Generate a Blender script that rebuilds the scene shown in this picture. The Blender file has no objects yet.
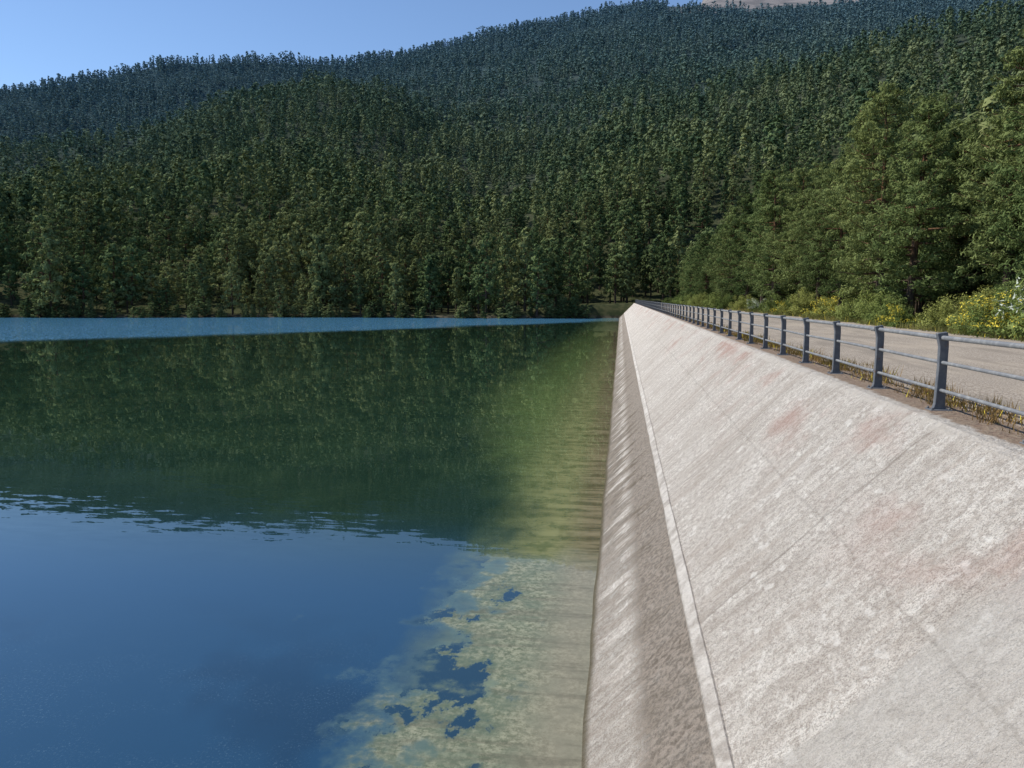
import bpy, math, random
import numpy as np
random.seed(3); rng=np.random.default_rng(7)
scene=bpy.context.scene
scene.view_settings.view_transform='Standard'
scene.view_settings.look='None'
scene.view_settings.exposure=0

SUN_AZ=-80.0; SUN_EL=50.0
# ------------------------------------------------------------------ helpers
def link(o): scene.collection.objects.link(o); return o
def mesh_np(name,V,F,mats,matidx=None,shade=None,smooth=False,rnd=None,valid=True):
    me=bpy.data.meshes.new(name)
    V=np.asarray(V,dtype=np.float32)
    if not isinstance(F,list): F=[F]
    F=[np.asarray(f,dtype=np.int32) for f in F if len(f)]
    me.vertices.add(len(V)); me.vertices.foreach_set('co',V.ravel())
    loops=np.concatenate([f.ravel() for f in F])
    tot=np.concatenate([np.full(len(f),f.shape[1],dtype=np.int32) for f in F])
    start=np.concatenate([[0],np.cumsum(tot)[:-1]]).astype(np.int32)
    me.loops.add(len(loops)); me.loops.foreach_set('vertex_index',loops)
    me.polygons.add(len(tot)); me.polygons.foreach_set('loop_start',start)
    try: me.polygons.foreach_set('loop_total',tot)
    except Exception: pass
    if matidx is not None: me.polygons.foreach_set('material_index',np.asarray(matidx,dtype=np.int32))
    for m in mats: me.materials.append(m)
    for nm,a_ in (('shade',shade),('rnd',rnd)):
        if a_ is not None:
            a=me.attributes.new(nm,'FLOAT','POINT'); a.data.foreach_set('value',np.asarray(a_,dtype=np.float32))
    me.update(calc_edges=True)
    if valid: me.validate()
    me.polygons.foreach_set('use_smooth',np.full(len(me.polygons),smooth))
    return me
def hash2(ix,iy,s):
    n=(ix.astype(np.int64)*374761393+iy.astype(np.int64)*668265263+s*69069)&0x7fffffff
    n=((n^(n>>13))*1274126177)&0x7fffffff
    n=(n^(n>>16))&0xffff
    return n/65535.0
def vnoise(x,y,s=0):
    ix=np.floor(x);iy=np.floor(y);fx=x-ix;fy=y-iy
    fx=fx*fx*(3-2*fx);fy=fy*fy*(3-2*fy)
    a=hash2(ix,iy,s);b=hash2(ix+1,iy,s);c=hash2(ix,iy+1,s);d=hash2(ix+1,iy+1,s)
    return (a*(1-fx)+b*fx)*(1-fy)+(c*(1-fx)+d*fx)*fy
def fbm(x,y,s=0,o=4):
    v=0;a=.5;t=0
    for i in range(o):
        v=v+a*vnoise(x,y,s+i*17);t+=a;a*=.5;x=x*2.03+11.3;y=y*2.03-7.1
    return v/t-.5
def sst(a,b,x):
    t=np.clip((x-a)/(b-a),0,1); return t*t*(3-2*t)

class NT:
    def __init__(s,mat):
        mat.use_nodes=True; s.t=mat.node_tree; s.t.nodes.clear(); s.out=s.t.nodes.new('ShaderNodeOutputMaterial')
    def n(s,typ,ins=None,**kw):
        nd=s.t.nodes.new('ShaderNode'+typ)
        for k,v in kw.items(): setattr(nd,k,v)
        for k,v in (ins or {}).items():
            sock=nd.inputs[k]
            if isinstance(v,bpy.types.NodeSocket): s.t.links.new(v,sock)
            else: sock.default_value=v
        return nd
    def math(s,op,a,b=0.0,c=0.0,clamp=False):
        nd=s.n('Math',{0:a,1:b,2:c},operation=op); nd.use_clamp=clamp; return nd.outputs[0]
    def vm(s,op,a,b=(0,0,0)):
        return s.n('VectorMath',{0:a,1:b},operation=op).outputs[0]
    def mix(s,f,a,b,blend='MIX'):
        nd=s.t.nodes.new('ShaderNodeMix'); nd.data_type='RGBA'; nd.blend_type=blend
        for i,v in ((0,f),(6,a),(7,b)):
            if isinstance(v,bpy.types.NodeSocket): s.t.links.new(v,nd.inputs[i])
            else: nd.inputs[i].default_value=(v if i==0 else (*v,1) if len(v)==3 else v)
        return nd.outputs[2]
    def mr(s,v,a,b,c=0.0,d=1.0,smooth=True):
        nd=s.n('MapRange',{0:v,1:a,2:b,3:c,4:d}); nd.interpolation_type='SMOOTHSTEP' if smooth else 'LINEAR'; nd.clamp=True
        return nd.outputs[0]
    def pos(s): return s.n('NewGeometry').outputs['Position']
    def sep(s,v): return s.n('SeparateXYZ',{0:v}).outputs
    def noise(s,vec,scale,detail=4,rough=.55,out='Fac'):
        return s.n('TexNoise',{'Vector':vec,'Scale':scale,'Detail':detail,'Roughness':rough}).outputs[0 if out=='Fac' else 1]
    def scl(s,vec,x,y,z): return s.vm('MULTIPLY',vec,(x,y,z))
    def bsdf(s,col,rough,bump=None,metal=0.0,spec=.3):
        nd=s.n('BsdfPrincipled',{'Base Color':col if isinstance(col,bpy.types.NodeSocket) else (*col,1),'Roughness':rough,'Metallic':metal,'Specular IOR Level':spec})
        if bump is not None: s.t.links.new(bump,nd.inputs['Normal'])
        s.t.links.new(nd.outputs[0],s.out.inputs[0]); return nd
    def diff(s,col,bump=None):
        nd=s.n('BsdfDiffuse',{'Color':col,'Roughness':.3})
        if bump is not None: s.t.links.new(bump,nd.inputs['Normal'])
        s.t.links.new(nd.outputs[0],s.out.inputs[0]); return nd
    def bump(s,h,strength=1.0,dist=.02): return s.n('Bump',{'Strength':strength,'Distance':dist,'Height':h}).outputs[0]
def M(name): m=bpy.data.materials.new(name); return m,NT(m)

# ------------------------------------------------------------------ materials
def foliage_mat(name,cA,cB,haze_tint=True,trans=.3,tip=(.12,.15,.05),useattr=False):
    m,t=M(name)
    sh=t.n('Attribute',attribute_name='shade').outputs['Fac']
    rnd=t.n('Attribute',attribute_name='rnd').outputs['Fac'] if useattr else t.n('ObjectInfo').outputs['Random']
    P=t.pos()
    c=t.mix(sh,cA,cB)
    c=t.mix(t.mr(rnd,.5,1.0,0,.85,False),c,tip)
    c=t.mix(t.mr(rnd,.45,0.0,0,.8,False),c,tuple(x*.5 for x in cA))
    reg=t.noise(P,.012,2)
    c=t.mix(t.mr(reg,.5,.65,0,.45),c,tip)
    if haze_tint:  # distance haze painted into the leaf colour, bluer further from the origin
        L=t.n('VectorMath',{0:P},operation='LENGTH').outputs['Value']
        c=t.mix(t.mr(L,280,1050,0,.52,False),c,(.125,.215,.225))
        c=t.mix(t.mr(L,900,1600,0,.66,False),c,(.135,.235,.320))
    d=t.n('BsdfDiffuse',{'Color':c})
    tr=t.n('BsdfTranslucent',{'Color':c})
    mx=t.n('MixShader',{0:trans,1:d.outputs[0],2:tr.outputs[0]})
    t.t.links.new(mx.outputs[0],t.out.inputs[0])
    return m
pcol=((.062,.105,.044),(.180,.232,.092)); ptip=(.25,.27,.11)
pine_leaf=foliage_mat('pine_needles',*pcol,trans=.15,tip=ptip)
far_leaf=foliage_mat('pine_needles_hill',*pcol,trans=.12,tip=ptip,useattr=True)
near_leaf=foliage_mat('pine_needles_green',(.064,.106,.036),(.200,.255,.092),haze_tint=False,trans=.22,tip=(.235,.265,.095))
bush_leaf=foliage_mat('broom_leaves',(.12,.18,.05),(.31,.37,.12),haze_tint=False,trans=.25,tip=(.34,.34,.10))
grass_m=foliage_mat('grass_blades',(.10,.13,.04),(.28,.25,.10),haze_tint=False,trans=.3,tip=(.24,.22,.08))
weed_m=foliage_mat('dry_weeds',(.14,.12,.04),(.36,.22,.09),haze_tint=False,trans=.3,tip=(.25,.18,.07))
fl,t=M('yellow_flowers'); t.bsdf((.75,.60,.06),.7)
fw,t=M('pale_flowers'); t.bsdf((.46,.50,.40),.7)
bark,t=M('pine_bark'); P=t.n('TexCoord').outputs['Object']
z=t.sep(P)[2]; nn=t.noise(t.scl(P,6,6,1.5),2,3)
c=t.mix(t.mr(z,2,7),(.13,.10,.075),(.24,.13,.07)); c=t.mix(t.mr(nn,.35,.65),(.06,.045,.036),c)
t.diff(c)

ground_m,t=M('forest_ground'); P=t.pos(); s=t.sep(P)
n1=t.noise(P,.03,4); n2=t.noise(P,.6,4)
c=t.mix(t.mr(n2,.35,.65),(.040,.050,.024),(.085,.085,.042))
c=t.mix(t.mr(n1,.60,.72,0,.7),c,(.19,.17,.09))
haze_tint=t.mr(t.n('VectorMath',{0:P},operation='LENGTH').outputs['Value'],250,1500,0,.85,False)  # aerial haze put into the ground colour, growing with distance
c=t.mix(haze_tint,c,(.055,.10,.125))
sh=t.mr(s[2],1.0,.3)
c=t.mix(sh,c,t.mix(t.mr(n2,.4,.6),(.045,.042,.03),(.13,.11,.075)))
bare=t.math('MULTIPLY',t.mr(t.math('ADD',s[2],t.math('MULTIPLY',n1,120.0)),570,600),t.mr(s[0],40,160))
c=t.mix(bare,c,t.mix(t.mr(n1,.4,.6),(.19,.18,.18),(.29,.265,.255)))
t.diff(c)

conc,t=M('dam_concrete'); P=t.pos(); s=t.sep(P); X,Y,Z=s[0],s[1],s[2]
streak=t.noise(t.scl(P,.5,3.2,.5),1.3,6,.68)
streak2=t.noise(t.scl(P,.22,1.0,.22),1.1,4,.65)
big=t.noise(P,.45,4,.6); fine=t.noise(P,13,5,.75); mid=t.noise(P,3.2,5,.7)
grit=t.noise(P,60,2,.8)
c=t.mix(t.mr(streak,.34,.66),(.56,.505,.44),(.78,.73,.655))
c=t.mix(t.mr(big,.40,.62,0,.5),c,(.80,.75,.675))
c=t.mix(t.mr(mid,.42,.60,0,.30),c,(.55,.49,.43))
c=t.mix(t.mr(fine,.48,.57,0,.58),c,(.40,.345,.295))
c=t.mix(t.mr(grit,.52,.59,0,.58),c,(.22,.19,.16))
spots=t.noise(t.scl(P,1,.6,1),4.6,3,.65)
c=t.mix(t.mr(spots,.60,.67,0,.55),c,(.84,.80,.73))
c=t.mix(t.mr(streak2,.50,.68,0,.50),c,(.44,.37,.31))
drip=t.noise(t.scl(P,.12,4.5,.12),1.0,4,.6)
c=t.mix(t.mr(drip,.56,.66,0,.36),c,(.34,.285,.24))
red=t.math('MULTIPLY',t.mr(X,1.9,3.2),t.mr(t.noise(t.scl(P,.8,.5,.8),.8,4,.6),.49,.70))
c=t.mix(t.math('MULTIPLY',red,.58),c,(.42,.235,.185))
pan=t.math('MULTIPLY',t.mr(t.math('ADD',Y,t.math('MULTIPLY',streak,.9)),6.3,6.1),t.mr(X,1.0,1.15))
c=t.mix(t.math('MULTIPLY',pan,.55),c,t.mix(t.mr(mid,.3,.7),(.46,.43,.385),(.58,.55,.50)))
yj=t.math('ABSOLUTE',t.math('SUBTRACT',t.math('FRACT',t.math('DIVIDE',t.math('ADD',Y,t.math('MULTIPLY',mid,.2)),6.0)),.5))
c=t.mix(t.mr(yj,.006,.002,0,.45),c,(.25,.215,.18))
xj=t.math('ABSOLUTE',t.math('SUBTRACT',t.math('ADD',X,t.math('MULTIPLY',mid,.12)),2.45))
c=t.mix(t.mr(xj,.02,.006,0,.20),c,(.2,.17,.14))
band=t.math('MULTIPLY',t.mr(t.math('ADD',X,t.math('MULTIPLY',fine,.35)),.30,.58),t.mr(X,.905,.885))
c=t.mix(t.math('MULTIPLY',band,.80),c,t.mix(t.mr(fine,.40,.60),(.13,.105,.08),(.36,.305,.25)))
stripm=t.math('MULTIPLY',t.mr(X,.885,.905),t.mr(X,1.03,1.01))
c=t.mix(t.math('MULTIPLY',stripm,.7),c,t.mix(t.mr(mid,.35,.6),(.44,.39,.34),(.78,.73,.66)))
fing=t.noise(t.scl(P,.30,1.1,.30),1.4,6,.70)
wl=t.mr(t.math('SUBTRACT',Z,t.math('MULTIPLY',t.mr(fing,.40,.62,smooth=False),1.1)),.28,-.05)
c=t.mix(t.math('MULTIPLY',wl,t.mr(Y,8,20,.30,.78)),c,t.mix(t.mr(mid,.4,.6),(.14,.115,.085),(.25,.21,.165)))
c=t.mix(t.mr(Z,.12,.01,0,.85),c,(.11,.095,.055))
crest=t.mr(X,3.50,3.56)
c=t.mix(t.math('MULTIPLY',crest,t.mr(mid,.40,.52,0,.7)),c,(.62,.57,.50))
c=t.mix(t.math('MULTIPLY',t.mr(t.math('ADD',X,t.math('MULTIPLY',mid,.35)),3.93,4.02),.8),c,t.mix(t.mr(fine,.4,.6),(.22,.13,.08),(.34,.25,.17)))
h=t.math('ADD',t.math('MULTIPLY',fine,.8),t.math('MULTIPLY',mid,.9))
h=t.math('MULTIPLY_ADD',streak,.8,h)
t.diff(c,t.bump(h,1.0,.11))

plainc,t=M('plain_concrete'); P=t.pos(); n=t.noise(P,5,5,.65)
t.bsdf(t.mix(t.mr(n,.3,.7),(.14,.12,.10),(.28,.25,.21)),.9,t.bump(n,.8,.03))

road_m,t=M('old_road_surface'); P=t.pos(); s=t.sep(P)
a=t.noise(P,30,4,.8); b=t.noise(t.scl(P,1,.3,1),.8,4)
c=t.mix(t.mr(a,.40,.60),(.21,.175,.14),(.47,.41,.34))
c=t.mix(t.mr(b,.42,.62,0,.5),c,(.45,.38,.30))
c=t.mix(t.mr(t.noise(t.scl(P,1,.15,1),1.6,4),.50,.68,0,.6),c,(.23,.20,.165))
edge=t.mr(t.math('ADD',s[0],t.math('MULTIPLY',t.noise(P,1.5,4),1.6)),5.7,4.9)
c=t.mix(t.math('MULTIPLY',edge,.7),c,(.28,.19,.12))
t.diff(c,t.bump(a,.8,.02))

steel,t=M('painted_steel'); P=t.pos(); n=t.noise(P,14,4,.6)
c=t.mix(t.mr(n,.4,.7,0,.6),(.12,.13,.145),(.20,.20,.20)); c=t.mix(t.mr(t.noise(P,5,6,.7),.58,.68,0,.7),c,(.17,.09,.05))
t.bsdf(c,.55,t.bump(n,.3,.003),metal=.15,spec=.35)
galv,t=M('galvanised_rail'); P=t.pos(); n=t.noise(P,9,4,.6)
t.bsdf(t.mix(t.mr(n,.4,.7),(.20,.205,.21),(.31,.31,.30)),.55,metal=.25,spec=.35)

water,t=M('lake_water'); P=t.pos(); s=t.sep(P); X,Y=s[0],s[1]
nA=t.noise(t.scl(P,.55,1.2,1),.9,3,.5,'Color'); nB=t.noise(P,3.5,3,.6,'Color'); nC=t.noise(t.scl(P,.40,1.7,1),3.0,3,.6,'Color')
warp=t.noise(P,.05,3)
lin=t.math('ADD',t.math('SUBTRACT',Y,t.math('MULTIPLY',X,1.25)),t.math('MULTIPLY',warp,26.0))
wind=t.mr(lin,178,196)
half=(.5,.5,.5)
v1=t.vm('MULTIPLY',t.vm('SUBTRACT',nA,half),(.010,.016,0))
v2=t.vm('MULTIPLY',t.vm('SUBTRACT',nB,half),(.004,.007,0))
cat=t.mr(t.noise(t.scl(P,.06,.16,1),1.0,3),.45,.7,.30,1.2)
rip=t.math('MULTIPLY',t.mr(Y,12.5,16),t.mr(Y,23,18))
rs=t.math('MULTIPLY',rip,t.mr(X,-1,-9,.35,1))
v3=t.n('VectorMath',{0:t.vm('MULTIPLY',t.vm('SUBTRACT',nC,half),(.03,.065,0)),'Scale':rs},operation='SCALE').outputs[0]
v=t.n('VectorMath',{0:t.vm('ADD',v1,v2),'Scale':cat},operation='SCALE').outputs[0]
v=t.vm('ADD',v,v3)
vw=t.n('VectorMath',{0:t.vm('MULTIPLY',t.vm('SUBTRACT',nB,half),(.9,1.5,0)),'Scale':wind},operation='SCALE').outputs[0]
N=t.vm('NORMALIZE',t.vm('ADD',t.vm('ADD',v,vw),(0,0,1)))
body_sky=t.mix(t.mr(t.noise(P,.25,3),.4,.65),(.012,.030,.018),(.019,.041,.022))
body_sky=t.mix(t.mr(Y,18,12),body_sky,(.009,.044,.088))  # sky reflection painted as blue into the near water's diffuse colour
body_sky=t.mix(t.math('MULTIPLY',t.mr(t.noise(P,.28,3),.50,.62),t.mr(Y,13,8)),body_sky,(.006,.030,.060))
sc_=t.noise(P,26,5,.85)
body_sky=t.mix(t.math('MULTIPLY',t.math('MULTIPLY',t.mr(sc_,.55,.64),t.mr(t.noise(P,.7,5,.7),.45,.58)),t.mr(Y,13,8,0,.35)),body_sky,(.15,.24,.30))
body_sky=t.mix(wind,body_sky,(.05,.15,.24))  # sky mirrored by the wind ripples, painted in as lighter blue
w=t.math('ADD',X,t.math('MULTIPLY',t.math('SUBTRACT',t.noise(t.scl(P,1,.5,1),.5,5),.5),3.2))
wid=t.mr(Y,14,42,-3.4,-9.0)
shal=t.mr(t.math('DIVIDE',w,wid),1.0,.42)
fadeY=t.mr(Y,230,60,.40,1)
mott=t.noise(P,2.2,5,.7)
shc=t.mix(t.mr(X,-4.0,-1.0),(.105,.160,.055),(.24,.24,.11))
fing=t.noise(t.scl(P,.25,2.0,.25),1.3,5,.7)
shc=t.mix(t.mr(fing,.42,.62,0,.5),shc,(.085,.105,.040))
shc=t.mix(t.mr(mott,.45,.62,0,.55),shc,(.06,.09,.032))
shc=t.mix(t.math('MULTIPLY',t.mr(X,-1.5,-.5),.75),shc,t.mix(t.mr(fing,.4,.6),(.23,.18,.115),(.09,.07,.04)))
body_sky=t.mix(t.math('MULTIPLY',shal,fadeY),body_sky,shc)
aln=t.noise(t.scl(P,.8,.75,1),1.0,7,.60)
edge=t.mr(X,-4.5,-1.0,0,1,False)
nearm=t.mr(t.math('ADD',Y,t.math('MULTIPLY',aln,3.0)),17.0,15.6)
fld=t.math('ADD',t.math('MULTIPLY',aln,.85),t.math('MULTIPLY',edge,.50))
hn=t.noise(t.scl(t.vm('ADD',P,(3.7,1.9,0)),1.1,.8,1),.60,9,.66)
inner=t.math('MULTIPLY',t.mr(X,-1.0,-1.7),nearm)
hole=t.math('MULTIPLY',t.mr(hn,.515,.545),inner)
tint=t.math('MULTIPLY',t.mr(hn,.455,.525),inner)
alg=t.math('MULTIPLY',t.math('MULTIPLY',t.mr(fld,.66,.74),nearm),t.math('SUBTRACT',1.0,hole))
haze=t.math('MULTIPLY',t.mr(fld,.58,.70),nearm)
body_sky=t.mix(t.math('MULTIPLY',haze,.5),body_sky,(.09,.15,.125))
body_sky=t.mix(t.math('MULTIPLY',hole,t.mr(fld,.6,.7)),body_sky,(.010,.036,.056))
algc=t.mix(t.mr(t.noise(P,9,6,.8),.40,.60),(.105,.12,.07),(.30,.30,.20))
algc=t.mix(t.mr(mott,.42,.6,0,.6),algc,(.13,.155,.10))
algc=t.mix(t.math('MULTIPLY',tint,.55),algc,(.075,.11,.075))
algc=t.mix(t.mr(X,-1.6,-.6,0,.6),algc,(.27,.23,.165))
algc=t.mix(t.mr(fing,.5,.65,0,.45),algc,(.10,.085,.055))
body_sky=t.mix(t.math('MULTIPLY',alg,.9),body_sky,algc)
fr=t.n('Fresnel',{'IOR':1.78,'Normal':N}).outputs[0]
fr=t.math('MULTIPLY',fr,t.mr(alg,0,1,1,.4,False))
fr=t.math('MULTIPLY',fr,t.mr(wind,0,1,1,.8,False))
gl=t.n('BsdfGlossy',{'Color':(.93,.97,1,1),'Roughness':.005,'Normal':N})
df=t.n('BsdfDiffuse',{'Color':body_sky})
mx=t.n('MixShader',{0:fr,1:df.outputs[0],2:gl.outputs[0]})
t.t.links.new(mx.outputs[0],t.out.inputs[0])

# ------------------------------------------------------------------ terrain
def shoreY(x): return 200+.10*x+5*fbm(x/45.0,x*0+3.3,5,3)+3*np.sin(x/19.0)
TH=[-180,-90,-60,-41.9,-36.4,-32.5,-27,-21.6,-16.5,-12.9,-7.7,-1.9,1,12,25,60,90,180]
EE=[.03,.08,.17,.2288,.2567,.2826,.297,.3015,.315,.33,.3526,.371,.375,.352,.330,.22,.12,.03]
def H(x,y):
    x=np.asarray(x,float);y=np.asarray(y,float)
    r=np.hypot(x,y);th=np.degrees(np.arctan2(x,y))
    E=np.interp(th,TH,EE);R=1500.
    tt=np.clip((r-240)/(R-240),0,1)
    z1=(E*R-8)*tt**(1.3+.55*(1-sst(-26,-16,th)))
    over=np.clip(r-R,0,1500)
    sl=-.22+(.22+.46)*sst(0,7,th)
    z1=z1+over*sl
    E2=np.interp(th,[-40,-26,-18,-12,-4,1,8,14,20,26,50],[0,.02,.08,.135,.20,.235,.27,.285,.29,.28,.18])
    q=np.clip((r-232)/(640-232),0,1)
    z2=E2*640*(q**1.05)*(1-.75*np.clip((r-640)/700,0,1))
    E3=np.interp(th,[-70,-43,-36,-32,-27,-22,-18,-8],[.10,.150,.185,.220,.255,.285,.285,.20])
    q=np.clip((r-236)/(900-236),0,1)
    z3=E3*900*(q**1.2)*(1-.8*np.clip((r-900)/600,0,1))
    z2=np.maximum(z2,z3)
    k=10.
    mx=np.maximum(z1,z2); mn=np.minimum(z1,z2)
    z=mx+k*np.log1p(np.exp(-(mx-mn)/k))-k*np.log(2)*np.exp(-r/400)
    amp=sst(240,500,r)*(1-.8*sst(1150,1500,r))
    z=z+amp*(54*fbm(x/230.,y/230.,2,4)+26*fbm(x/75.,y/75.,9,3))
    z=np.where(r<235,0,z)*sst(225,300,r)
    base=.7+3.2*sst(-45,2,x)
    land=base+z+.5*fbm(x/9.,y/9.,4,3)*sst(16,26,np.abs(x-4)+np.clip(y-214,0,100))+np.clip(x-18,0,200)*.03
    dl=np.maximum(np.maximum(y-shoreY(x),-420-x),-120-y)
    s=np.maximum(sst(0,7,dl),sst(3,4.2,x))
    return -3.2*(1-s)+land*s
def axis(segs):
    out=[]
    for a,b,st in segs: out+=list(np.arange(a,b,st))
    return np.array(out+[segs[-1][1]],float)
xs=axis([(-3000,-1200,60),(-1200,-430,22),(-430,-30,9),(-30,0,3),(0,6,.6),(6,36,2.5),(36,200,10),(200,1100,20),(1100,3000,70)])
ys=axis([(-2500,-200,150),(-200,150,12),(150,185,5),(185,245,2),(245,600,12),(600,1700,20),(1700,3000,45)])
XX,YY=np.meshgrid(xs,ys); ZZ=H(XX,YY)
nx,ny=len(xs),len(ys)
idx=np.arange(nx*ny).reshape(ny,nx)
F=np.stack([idx[:-1,:-1],idx[:-1,1:],idx[1:,1:],idx[1:,:-1]],-1).reshape(-1,4)
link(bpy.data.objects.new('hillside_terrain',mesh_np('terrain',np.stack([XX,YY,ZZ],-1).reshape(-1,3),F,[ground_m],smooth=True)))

wv=[(-520,-200,0),(3.2,-200,0),(3.2,225,0),(-520,225,0)]
link(bpy.data.objects.new('lake_water',mesh_np('water',wv,np.array([[0,1,2,3]]),[water])))

# ------------------------------------------------------------------ dam
prof=[(4.40,3.0),(4.40,3.985),(4.0,3.99),(3.66,3.985),(3.57,3.94)]
for x in np.linspace(3.3,1.15,8): prof.append((x,x+.40))
prof+=[(1.035,1.435),(1.01,1.45),(.905,1.345),(.893,1.303),(.86,1.245)]
for x in np.linspace(.75,-.6,6): prof.append((x,x+.385))
prof+=[(-2,-1.65),(-3.4,-3.05),(-3.4,-3.6)]
prof=np.array(prof)
dy=np.concatenate([np.arange(-30,60,.5),np.arange(60,213.1,2.0)])
n=len(prof)
V=np.zeros((len(dy),n,3))
V[:,:,0]=prof[:,0]; V[:,:,2]=prof[:,1]; V[:,:,1]=dy[:,None]
nzv=fbm(V[:,:,1]/1.3,V[:,:,0]*1.7,31,3)
msk=((prof[:,0]<3.6))[None,:]
V[:,:,0]-=nzv*.05*msk; V[:,:,2]+=nzv*.05*msk
e=fbm(dy/.8,dy*0,77,3)
V[:,3,0]+=e*.16; V[:,4,0]+=e*.10
idx=np.arange(len(dy)*n).reshape(len(dy),n)
F=np.stack([idx[:-1,:-1],idx[1:,:-1],idx[1:,1:],idx[:-1,1:]],-1).reshape(-1,4)
caps=[idx[0,::-1],idx[-1,:]]
me=mesh_np('dam',V.reshape(-1,3),[F]+[c[None,:] for c in caps],[conc])
dam=link(bpy.data.objects.new('concrete_dam_face',me))
def box(x0,x1,y0,y1,z0,z1):
    v=[(x,y,z) for z in (z0,z1) for y in (y0,y1) for x in (x0,x1)]
    f=[(0,2,3,1),(4,5,7,6),(0,1,5,4),(2,6,7,3),(0,4,6,2),(1,3,7,5)]
    return v,f
v,f=box(-14,3.4,-6,.9,-3.4,3.93)
ab=link(bpy.data.objects.new('abutment_wall',mesh_np('abut',v,np.array(f),[plainc])))
bm=ab.modifiers.new('b','BEVEL'); bm.width=.05; bm.segments=2

yy=np.concatenate([np.arange(-40,120,1.5),np.arange(120,226,4.0)])
xr=np.linspace(4.42,13.6,12)
V=np.zeros((len(yy),12,3)); V[:,:,0]=xr; V[:,:,1]=yy[:,None]
V[:,-1,0]+=fbm(yy/3.,yy*0,51,3)*1.6
V[:,:,2]=3.965+.05*np.sin((xr-4.4)/9.2*math.pi)+.02*fbm(V[:,:,0]/1.5,V[:,:,1]/1.5,8,2)
idx=np.arange(len(yy)*12).reshape(len(yy),12)
F=np.stack([idx[:-1,:-1],idx[:-1,1:],idx[1:,1:],idx[1:,:-1]],-1).reshape(-1,4)
link(bpy.data.objects.new('crest_road',mesh_np('road',V.reshape(-1,3),F,[road_m],smooth=True)))

# ------------------------------------------------------------------ railing
def tube(V,F,pts,rad,k=6,cap=False):
    pts=np.asarray(pts,float); b=len(V)
    rad=np.broadcast_to(rad,(len(pts),))
    for i,p in enumerate(pts):
        d=pts[min(i+1,len(pts)-1)]-pts[max(i-1,0)]; d=d/np.linalg.norm(d)
        a=np.cross(d,(0,0,1) if abs(d[2])<.9 else (1,0,0)); a/=np.linalg.norm(a); c=np.cross(d,a)
        for j in range(k):
            an=2*math.pi*j/k; V.append(p+rad[i]*(a*math.cos(an)+c*math.sin(an)))
    for i in range(len(pts)-1):
        for j in range(k):
            F.append((b+i*k+j,b+i*k+(j+1)%k,b+(i+1)*k+(j+1)%k,b+(i+1)*k+j))
rail=link(bpy.data.objects.new('metal_railing',None))
FX=4.02; BZ=3.985
posts=np.arange(9.99-2.3*5,211,2.3)
V=[];F=[]
left=[(-.085,0),(-.060,.10),(-.052,.55),(-.058,.82),(-.085,.93),(-.100,.985)]
right=[(.075,0),(.060,.10),(.050,.55),(.048,.82),(.040,.93),(.020,1.005)]
for k_,y in enumerate(posts):
    w=.035; rx=random.uniform(-.015,.015); ry=random.uniform(-.012,.012)
    b=len(V)
    for (lx,lz),(qx,qz) in zip(left,right):
        for (px,pz,s_) in ((lx,lz,-1),(qx,qz,-1),(qx,qz,1),(lx,lz,1)):
            V.append((FX+px+rx*pz,y+s_*w+ry*pz,BZ-.01+pz))
    for i in range(len(left)-1):
        for j in range(4):
            F.append((b+i*4+j,b+i*4+(j+1)%4,b+(i+1)*4+(j+1)%4,b+(i+1)*4+j))
    e_=b+(len(left)-1)*4; F.append((e_,e_+1,e_+2,e_+3))
    bv,bf=box(FX-.13,FX+.13,y-.10,y+.10,BZ-.02,BZ+.015); b=len(V); V+=bv; F+=[tuple(b+i for i in q) for q in bf]
    for cx in (-.1,.1):
        for cy in (-.07,.07):
            bv,bf=box(FX+cx-.013,FX+cx+.013,y+cy-.013,y+cy+.013,BZ+.012,BZ+.04); b=len(V); V+=bv; F+=[tuple(b+i for i in q) for q in bf]
me=mesh_np('posts',V,np.array(F),[steel]); o=link(bpy.data.objects.new('posts',me)); o.parent=rail
bv=o.modifiers.new('b','BEVEL'); bv.width=.006; bv.segments=1
V=[];F=[]
for hh,rr,xo in ((.925,.030,-.012),(.61,.023,0),(.26,.023,0)):
    pts=[(FX+xo,y,BZ+hh+random.uniform(-.010,.010)) for y in posts]
    tube(V,F,pts,rr,10)
    for y in posts[::3]:
        tube(V,F,[(FX+xo,y+.16,BZ+hh),(FX+xo,y+.34,BZ+hh)],rr+.005,10)
me=mesh_np('rails',V,np.array(F),[galv],smooth=True); o=link(bpy.data.objects.new('rails',me)); o.parent=rail

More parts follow.
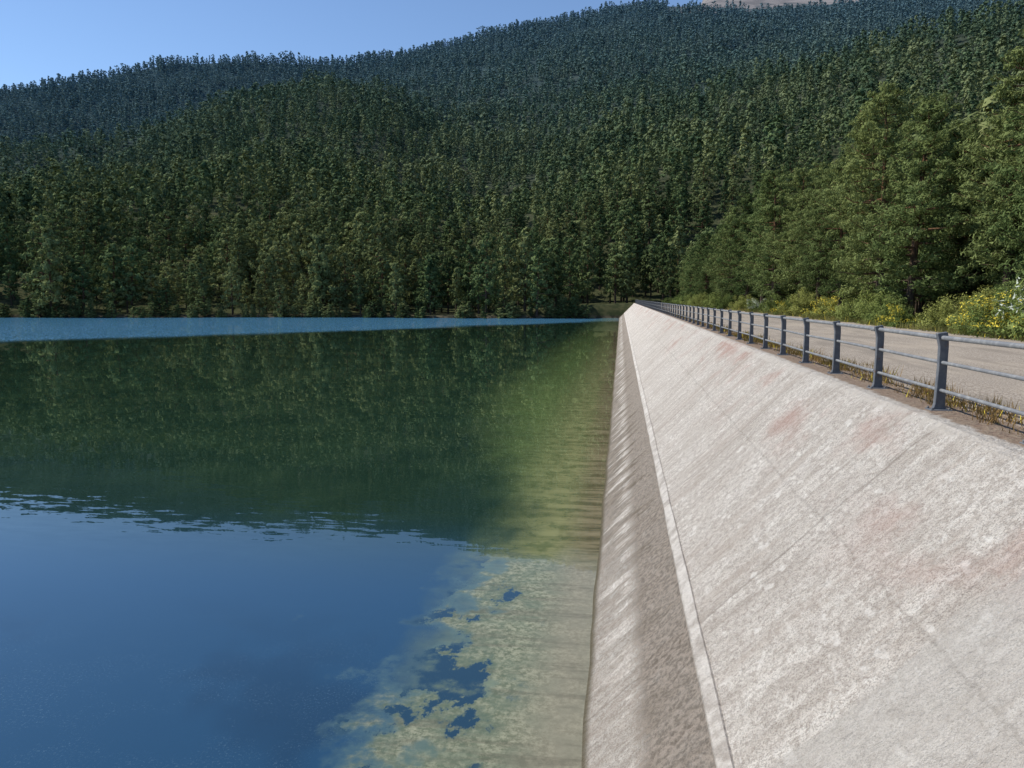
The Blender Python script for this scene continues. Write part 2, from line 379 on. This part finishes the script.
# ------------------------------------------------------------------ trees
def leaves(C,R,outdir,cnt,L,W,r,up=.3,flat=.7,jit=.5,dw=.9,ow=.5):
    """needle tufts: small leaf faces laid over every clump, mostly facing outwards"""
    n=len(C)*cnt
    c=np.repeat(C,cnt,0); rr=np.repeat(R,cnt)
    d=r.normal(size=(n,3)); d/=np.linalg.norm(d,axis=1)[:,None]
    u=r.random(n)**.4
    p=c+d*(u*rr)[:,None]*np.array([1,1,flat])
    od=np.repeat(outdir,cnt,0)
    nr=d*dw+od*ow+np.array([0,0,.30])+r.normal(size=(n,3))*jit
    nr/=np.linalg.norm(nr,axis=1)[:,None]
    ax=d*.5+od*.5+np.array([0,0,up+.2])+r.normal(size=(n,3))*.8
    ax=ax-nr*(ax*nr).sum(1)[:,None]; ax/=np.linalg.norm(ax,axis=1)[:,None]
    sd=np.cross(nr,ax)
    l=L*r.uniform(.6,1.3,n)[:,None]; w=W*r.uniform(.6,1.3,n)[:,None]
    p=p-ax*l*.4
    V=np.stack([p-sd*w*.5,p+ax*l,p+sd*w*.5],1)[:,::-1].reshape(-1,3)
    F=np.arange(n*3).reshape(-1,3)
    cs=np.repeat(r.random(len(C)),cnt)
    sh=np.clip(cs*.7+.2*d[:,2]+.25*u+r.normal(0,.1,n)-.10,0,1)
    return V,F,np.repeat(sh,3)
def crown(h,cr,base,nb,perb,crad,shape,low,r,tv=None,tf=None,limbs=True):
    lean=r.normal(0,.3,2)
    def axisp(z): q=z/h; return np.array([lean[0]*q*q,lean[1]*q*q,z])
    if tv is not None:
        zz=np.linspace(-.4,h*.96,7); tube(tv,tf,[axisp(a) for a in zz],np.linspace(.020*h,.03,7),8 if limbs else 3)
    C=[];R=[];O=[]
    ang=r.random()*6.28; lop=r.uniform(0,6.28)
    for i in range(nb):
        q=((i+r.random())/nb)**.9
        zb=h*(base+(1-base)*q*.97)
        ang+=2.4+r.normal(0,.3)
        pr=(min(1,low+q*2.0))*(1-q)**shape
        rad=cr*pr*r.uniform(.5,1.2)*(1+.22*math.cos(ang-lop))+.25
        if r.random()<.10: rad*=.4
        d=np.array([math.cos(ang),math.sin(ang),0])
        rise=(.0+.5*q)*rad
        p0=axisp(zb); p1=p0+d*rad*.5+np.array([0,0,rise*.25-.05*rad]); p2=p0+d*rad*.95+np.array([0,0,rise])
        if limbs and tv is not None: tube(tv,tf,[p0,p1,p2],[.012*h*(1-q)*.6+.02,.03,.01],4)
        m=max(1,int(round(perb*(.35+rad/cr))))
        for j in range(m):
            s=.30+.70*((j+r.random())/m)
            pc=(p0*(1-s)**2+2*p1*s*(1-s)+p2*s*s)
            side=np.array([-d[1],d[0],0])*r.normal(0,.28)*rad*s
            pc=pc+side+np.array([0,0,r.normal(0,.18)])
            C.append(pc);R.append(crad*r.uniform(.6,1.25)*(.65+.35*(1-q)));O.append(d*(.4+.6*s)+np.array([0,0,.8*q*q]))
    C.append(axisp(h*.97));R.append(crad*.6);O.append(np.array([0,0,1.]))
    return np.array(C),np.array(R),np.array(O)
def pine(name,h,cr,base,nb,perb,cnt,L,W,seed,leafmat,limbs=True,crad=.6,shape=.75,low=.55,jit=.5,dw=.9,ow=.5):
    r=np.random.default_rng(seed); tv=[];tf=[]
    C,R,O=crown(h,cr,base,nb,perb,crad,shape,low,r,tv,tf,limbs)
    V,Fl,sh=leaves(C,R,O,cnt,L,W,r,jit=jit,dw=dw,ow=ow)
    tv=np.array(tv); tf=np.array(tf)
    return mesh_np(name,np.concatenate([tv,V]),[tf,Fl+len(tv)],[bark,leafmat],
        matidx=np.concatenate([np.zeros(len(tf)),np.ones(len(Fl))]),shade=np.concatenate([np.zeros(len(tv)),sh]))
near=[pine('pine_near',13.8,3.4,.12+.04*(i%3),72,7,38,.26,.085,100+i,near_leaf,crad=.48,shape=[.36,.50,.42,.55,.33][i],jit=.5) for i in range(5)]
mid=[pine('pine_mid',12,[3.7,2.8,3.3,2.6,4.0][i],.12+.05*(i%3),36,2.6,15,.60,.34,200+i,pine_leaf,crad=.72,shape=[.32,.55,.38,.5,.28][i],low=.6,jit=.35,dw=.8,ow=.8) for i in range(5)]
def put_tree(me,x,y,s,sw=None):
    o=link(bpy.data.objects.new('pine_tree',me)); o.location=(x,y,float(H(x,y))-.05)
    sw=sw or s; o.scale=(sw,sw,s); o.rotation_euler=(0,0,random.random()*6.28); return o
near_o=[];k_=0
yv=31.0
while yv<205:
    x=16.3+random.uniform(-1.0,1.6)+ (1.6 if yv<40 else 0)
    s=random.uniform(.78,1.10)
    o=put_tree(near[k_%5],x,yv,s,s*random.uniform(.9,1.12)); near_o.append(o); k_+=1
    yv+=random.uniform(3.6,6.2)*(1 if yv<110 else 1.3)
mid_o=[]
for i,x in enumerate(np.linspace(-150,-20,5)):
    mid_o.append(put_tree(mid[i],x,float(shoreY(x))+9,1.35))

def instancer(name,P,S,Rz,K,protos):
    me=bpy.data.meshes.new(name); me.vertices.add(len(P)); me.vertices.foreach_set('co',P.astype(np.float32).ravel())
    a=me.attributes.new('iscale','FLOAT_VECTOR','POINT'); a.data.foreach_set('vector',S.astype(np.float32).ravel())
    a=me.attributes.new('irot','FLOAT_VECTOR','POINT'); a.data.foreach_set('vector',Rz.astype(np.float32).ravel())
    a=me.attributes.new('ikind','INT','POINT'); a.data.foreach_set('value',K.astype(np.int32))
    ob=link(bpy.data.objects.new(name,me))
    g=bpy.data.node_groups.new(name,'GeometryNodeTree')
    g.interface.new_socket('Geometry',in_out='INPUT',socket_type='NodeSocketGeometry')
    g.interface.new_socket('Geometry',in_out='OUTPUT',socket_type='NodeSocketGeometry')
    gi=g.nodes.new('NodeGroupInput');go=g.nodes.new('NodeGroupOutput')
    ip=g.nodes.new('GeometryNodeInstanceOnPoints'); jn=g.nodes.new('GeometryNodeJoinGeometry')
    for p in protos:
        oi=g.nodes.new('GeometryNodeObjectInfo'); oi.transform_space='ORIGINAL'
        oi.inputs['Object'].default_value=p; oi.inputs['As Instance'].default_value=True
        g.links.new(oi.outputs['Geometry'],jn.inputs[0])
    def att(nm,dt):
        nd=g.nodes.new('GeometryNodeInputNamedAttribute'); nd.data_type=dt; nd.inputs['Name'].default_value=nm
        return [o for o in nd.outputs if o.enabled and o.name=='Attribute'][0]
    g.links.new(gi.outputs[0],ip.inputs['Points']); g.links.new(jn.outputs[0],ip.inputs['Instance'])
    ip.inputs['Pick Instance'].default_value=True
    g.links.new(att('ikind','INT'),ip.inputs['Instance Index'])
    g.links.new(att('irot','FLOAT_VECTOR'),ip.inputs['Rotation'])
    g.links.new(att('iscale','FLOAT_VECTOR'),ip.inputs['Scale'])
    g.links.new(ip.outputs[0],go.inputs[0])
    md=ob.modifiers.new('inst','NODES'); md.node_group=g
    return ob
def treesize(x,y,smin,smax):
    return rng.uniform(smin,smax,len(x))*(.6+.8*(fbm(x/40.,y/40.,3,3)+.5))
def scatter(name,x,y,protos,smin,smax,sc=None):
    n=len(x); z=H(x,y)-.1
    s=treesize(x,y,smin,smax)
    if sc is not None: s=s*sc
    w=s**.7*rng.uniform(.85,1.25,n)
    rz=np.zeros((n,3)); rz[:,2]=rng.uniform(0,6.28,n); rz[:,0]=rng.normal(0,.03,n); rz[:,1]=rng.normal(0,.03,n)
    return instancer(name,np.stack([x,y,z],1),np.stack([w,w,s],1),rz,rng.integers(0,len(protos),n),protos)
def jgrid(x0,x1,y0,y1,st,j=.5):
    gx,gy=np.meshgrid(np.arange(x0,x1,st),np.arange(y0,y1,st)); gx=gx.ravel().astype(float);gy=gy.ravel().astype(float)
    gx[:]+=rng.uniform(-j,j,len(gx))*st; gy[:]+=rng.uniform(-j,j,len(gy))*st
    return gx,gy
gx,gy=jgrid(-330,300,170,400,7.6)
r=np.hypot(gx,gy); sd=gy-shoreY(gx); th=np.degrees(np.arctan2(gx,gy))
keep=(r<340)&(sd>2.0+5*vnoise(gx/12,gy*0,6))&~((gx>-14)&(gx<15.5)&(gy<222))&(th<40)
clear=fbm(gx/30.,gy/30.,41,3); keep&=~((clear>.22)&(sd>22))
keep&=~((gx>14)&(gy<214)&(gx<19))
gx,gy=gx[keep],gy[keep]; sd=gy-shoreY(gx)
scf=np.where((sd<24)&(gx<10),1.15*(.58+.84*rng.random(len(gx))),.75+.5*rng.random(len(gx)))
scatter('pine_forest_shore',gx,gy,mid_o,1.0,1.6,scf)
gx=rng.uniform(-250,-6,170); gy=shoreY(gx)+rng.uniform(2.0,5.5,len(gx))
scatter('young_pines_bank',gx,gy,mid_o,.28,.62)
def bake(name,gx,gy,protos,hs=.9,he=1.7):
    n=len(gx); z=H(gx,gy)-.3; s=treesize(gx,gy,hs,he); w=s**.7*rng.uniform(.85,1.25,n)
    k=rng.integers(0,len(protos),n); a=rng.uniform(0,6.28,n); rd=rng.random(n)
    Vs=[];Ss=[];Rs=[]
    for i,(V,S) in enumerate(protos):
        m=np.where(k==i)[0]; ca=np.cos(a[m])[:,None];sa=np.sin(a[m])[:,None]
        vx=(V[None,:,0]*ca-V[None,:,1]*sa)*w[m][:,None]+gx[m][:,None]
        vy=(V[None,:,0]*sa+V[None,:,1]*ca)*w[m][:,None]+gy[m][:,None]
        vz=V[None,:,2]*s[m][:,None]+z[m][:,None]
        Vs.append(np.stack([vx,vy,vz],-1).reshape(-1,3))
        Ss.append(np.tile(S,len(m))); Rs.append(np.repeat(rd[m],len(V)))
    V=np.concatenate(Vs)
    print(name,n,'trees',len(V)//3,'tris')
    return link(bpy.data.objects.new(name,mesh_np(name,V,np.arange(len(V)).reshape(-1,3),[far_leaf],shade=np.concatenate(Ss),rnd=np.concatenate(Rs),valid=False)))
def simple(seed,cr,nb,cnt,L,W,shape,crad):
    r=np.random.default_rng(seed)
    C,R,O=crown(12,cr,.12,nb,1,crad,shape,.55,r)
    V,F,S=leaves(C,R,O,cnt,L,W,r,jit=.22,dw=.6,ow=.95)
    return V,S
shp=[(3.9,.30),(3.0,.55),(3.5,.38),(4.3,.26),(2.7,.5)]
pA=[simple(400+i,c_,30,9,1.05,.70,s_,.95) for i,(c_,s_) in enumerate(shp)]
pB=[simple(500+i,c_,16,5,1.8,1.4,s_,1.15) for i,(c_,s_) in enumerate(shp)]
gx,gy=jgrid(-1400,1000,230,1600,9.0)
r=np.hypot(gx,gy); th=np.degrees(np.arctan2(gx,gy))
keep=(r>=340)&(r<1580)&(th>-48)&(th<32)
clear=fbm(gx/45.,gy/45.,41,3); keep&=~(clear>.24)
hz=H(gx,gy); keep&=~((hz+70*fbm(gx/60,gy/60,12,3)>515)&(th>3))
gx,gy,r=gx[keep],gy[keep],r[keep]
m=r<750
bake('pine_forest_hillside',gx[m],gy[m],pA,.75,1.85)
bake('pine_forest_mountain',gx[~m],gy[~m],pB,.75,1.5)
gx,gy=jgrid(20.5,26,20,214,5.0)
scatter('pine_wood',gx,gy,near_o[:5],.80,1.12)
gx,gy=jgrid(26,90,10,214,6.4)
keep=(gx<45)|(rng.random(len(gx))<.5); gx,gy=gx[keep],gy[keep]
scatter('pine_wood_interior',gx,gy,mid_o,1.0,1.5)

# ------------------------------------------------------------------ bushes
def bush(name,seed,flower=None,ff=.2):
    r=np.random.default_rng(seed); tv=[];tf=[];C=[];R=[];O=[]
    for i in range(40):
        a=r.random()*6.28; e=r.uniform(.15,1.45); d=np.array([math.cos(a)*math.cos(e),math.sin(a)*math.cos(e),math.sin(e)])
        l=r.uniform(.55,1.1); p=d*l*np.array([1.15,1.15,1.05])
        tube(tv,tf,[np.array([0,0,-.05]),p*.5+[0,0,-.03],p],[.02,.012,.005],3)
        for s in (.55,.8,1.0): C.append(p*s+r.normal(0,.06,3));R.append(.22*r.uniform(.7,1.2));O.append(d)
    V,Fl,sh=leaves(np.array(C),np.array(R),np.array(O),70,.085,.030,r,up=.4,flat=.9,jit=.6)
    mi=np.ones(len(Fl))
    if flower:
        cl=np.repeat(r.random(len(C))<.5,70)
        hgt=V.reshape(-1,3,3).mean(1)[:,2]; mi[(r.random(len(Fl))<ff*1.8)&(hgt>.35)&cl]=2
    tv=np.array(tv);tf=np.array(tf)
    return mesh_np(name,np.concatenate([tv,V]),[tf,Fl+len(tv)],[bark,bush_leaf]+([flower] if flower else []),
       matidx=np.concatenate([np.zeros(len(tf)),mi]),shade=np.concatenate([np.zeros(len(tv)),sh]))
bms=[bush('b0',1),bush('b1',2,fl,.32),bush('b2',3,fw,.30),bush('b3',4)]
def putb(k,x,y,s,sz=None):
    o=link(bpy.data.objects.new('broom_bush',bms[k])); o.location=(x,y,float(H(x,y))-.05); o.scale=(s,s,sz or s); o.rotation_euler=(0,0,random.random()*6)
for k,x,y,s in ((1,14.3,24.6,1.6),(2,15.4,27.6,2.2),(1,14.0,28.4,1.6),(1,14.2,31.5,1.4),(3,16.4,25.3,2.1),(3,15.6,32.5,1.9),(0,14.8,36,1.5),(1,14.0,40,1.1),(3,14.5,44,1.4),(0,14.8,48.5,1.8),
    (1,14.2,54,1.3),(3,14.6,62,1.7),(1,13.8,66,1.1),(0,14.4,71,1.6),(2,14.1,80,1.4),(0,14.2,90,1.9),(3,13.6,98,1.8),(0,13.2,107,1.9),(3,12.6,118,1.9),(0,12.5,128,1.8),(3,12.9,142,1.9),(0,12.3,156,1.8),(3,12.7,172,1.8),(0,11.5,188,1.6),
    (3,16.9,38,1.6),(1,16.5,52,1.4),(0,17.2,58,1.6),(0,17.6,33,1.9),(3,18.2,29.5,2.0)):
    putb(k,x,y,s*random.uniform(.9,1.1))

# ------------------------------------------------------------------ grass verge and fence weeds
def blades(name,x,y,z,h,w,mats,mi=None):
    n=len(x); a=rng.uniform(0,6.28,n); d=np.stack([np.cos(a),np.sin(a),np.zeros(n)],1)
    b=np.stack([x,y,z],1); tip=b+np.stack([rng.normal(0,.3,n)*h,rng.normal(0,.3,n)*h,h],1)
    V=np.stack([b-d*w[:,None]*.5,b+d*w[:,None]*.5,tip],1).reshape(-1,3)
    sh=np.repeat(np.clip(fbm(x/1.5,y/1.5,5,2)*1.6+.5+rng.normal(0,.15,n),0,1),3)
    return link(bpy.data.objects.new(name,mesh_np(name,V,np.arange(3*n).reshape(-1,3),mats,matidx=mi,shade=sh)))
n=70000
y=15+190*rng.random(n)**1.8; x=rng.uniform(13.0,18.5,n)+fbm(y/3.,y*0,51,3)*1.6
k=fbm(x/1.2,y/1.2,9,3)>-.12; x,y=x[k],y[k]
h=rng.uniform(.12,.5,len(x))*(.5+.8*(fbm(x/3,y/3,19,2)+.5)); w=np.full(len(x),.02)+y*.0004
mi=(rng.random(len(x))<.05).astype(int)
blades('verge_grass',x,y,H(x,y),h,w,[grass_m,fl],mi)
cy=np.concatenate([rng.uniform(3,40,230),rng.uniform(40,200,260)]); cx=rng.normal(4.5,.22,len(cy)); cs=rng.uniform(.4,1,len(cy))
m=34; x=np.repeat(cx,m)+rng.normal(0,.09,len(cy)*m); y=np.repeat(cy,m)+rng.normal(0,.12,len(cy)*m)
h=np.repeat(cs,m)*rng.uniform(.05,.30,len(x)); w=np.full(len(x),.012)+y*.0003
mi=(rng.random(len(x))<.06).astype(int)
k=x>4.06
blades('roadside_weeds',x[k],y[k],np.full(k.sum(),3.96),h[k],w[k],[weed_m,fl],mi[k])
V=[];F=[]
for i in range(260):
    x=random.uniform(-170,-3); y=float(shoreY(np.array(x)))+random.uniform(-.5,3); s=random.uniform(.1,.45)
    z=float(H(x,y)); b=len(V)
    base=[(1,0,0),(0,1,0),(-1,0,0),(0,-1,0),(0,0,.7),(0,0,-.5)]
    for p in base: V.append((x+p[0]*s*random.uniform(.6,1.2),y+p[1]*s*random.uniform(.6,1.2),z+p[2]*s*random.uniform(.6,1.2)))
    for q in ((0,1,4),(1,2,4),(2,3,4),(3,0,4),(1,0,5),(2,1,5),(3,2,5),(0,3,5)): F.append(tuple(b+j for j in q))
link(bpy.data.objects.new('shore_rocks',mesh_np('rocks',V,np.array(F),[plainc])))

# ------------------------------------------------------------------ light, sky, camera
w=bpy.data.worlds.new('World'); scene.world=w; w.use_nodes=True
nt=w.node_tree; bg=nt.nodes['Background']; sk=nt.nodes.new('ShaderNodeTexSky'); sk.sky_type='NISHITA'; sk.sun_disc=False
sk.sun_elevation=math.radians(SUN_EL); sk.sun_rotation=math.radians(SUN_AZ); sk.altitude=1800; sk.air_density=1.1; sk.dust_density=.05; sk.ozone_density=4.0
nt.links.new(sk.outputs[0],bg.inputs[0]); bg.inputs[1].default_value=.15
L=bpy.data.lights.new('sun','SUN'); L.energy=5.0; L.angle=math.radians(.5); L.color=(1,.955,.88)
so=link(bpy.data.objects.new('sun',L))
from mathutils import Vector
az=math.radians(SUN_AZ); el=math.radians(SUN_EL)
d=Vector((math.sin(az)*math.cos(el),math.cos(az)*math.cos(el),math.sin(el)))
so.rotation_euler=d.to_track_quat('Z','Y').to_euler(); so.location=(-50,50,100)
cam=bpy.data.cameras.new('camera'); co=link(bpy.data.objects.new('camera',cam))
cam.lens=26.0; cam.sensor_width=36; cam.clip_end=8000; cam.clip_start=.1
co.location=(0,0,5.4); co.rotation_euler=(math.radians(90-6.63),0,math.radians(8.32))
scene.camera=co
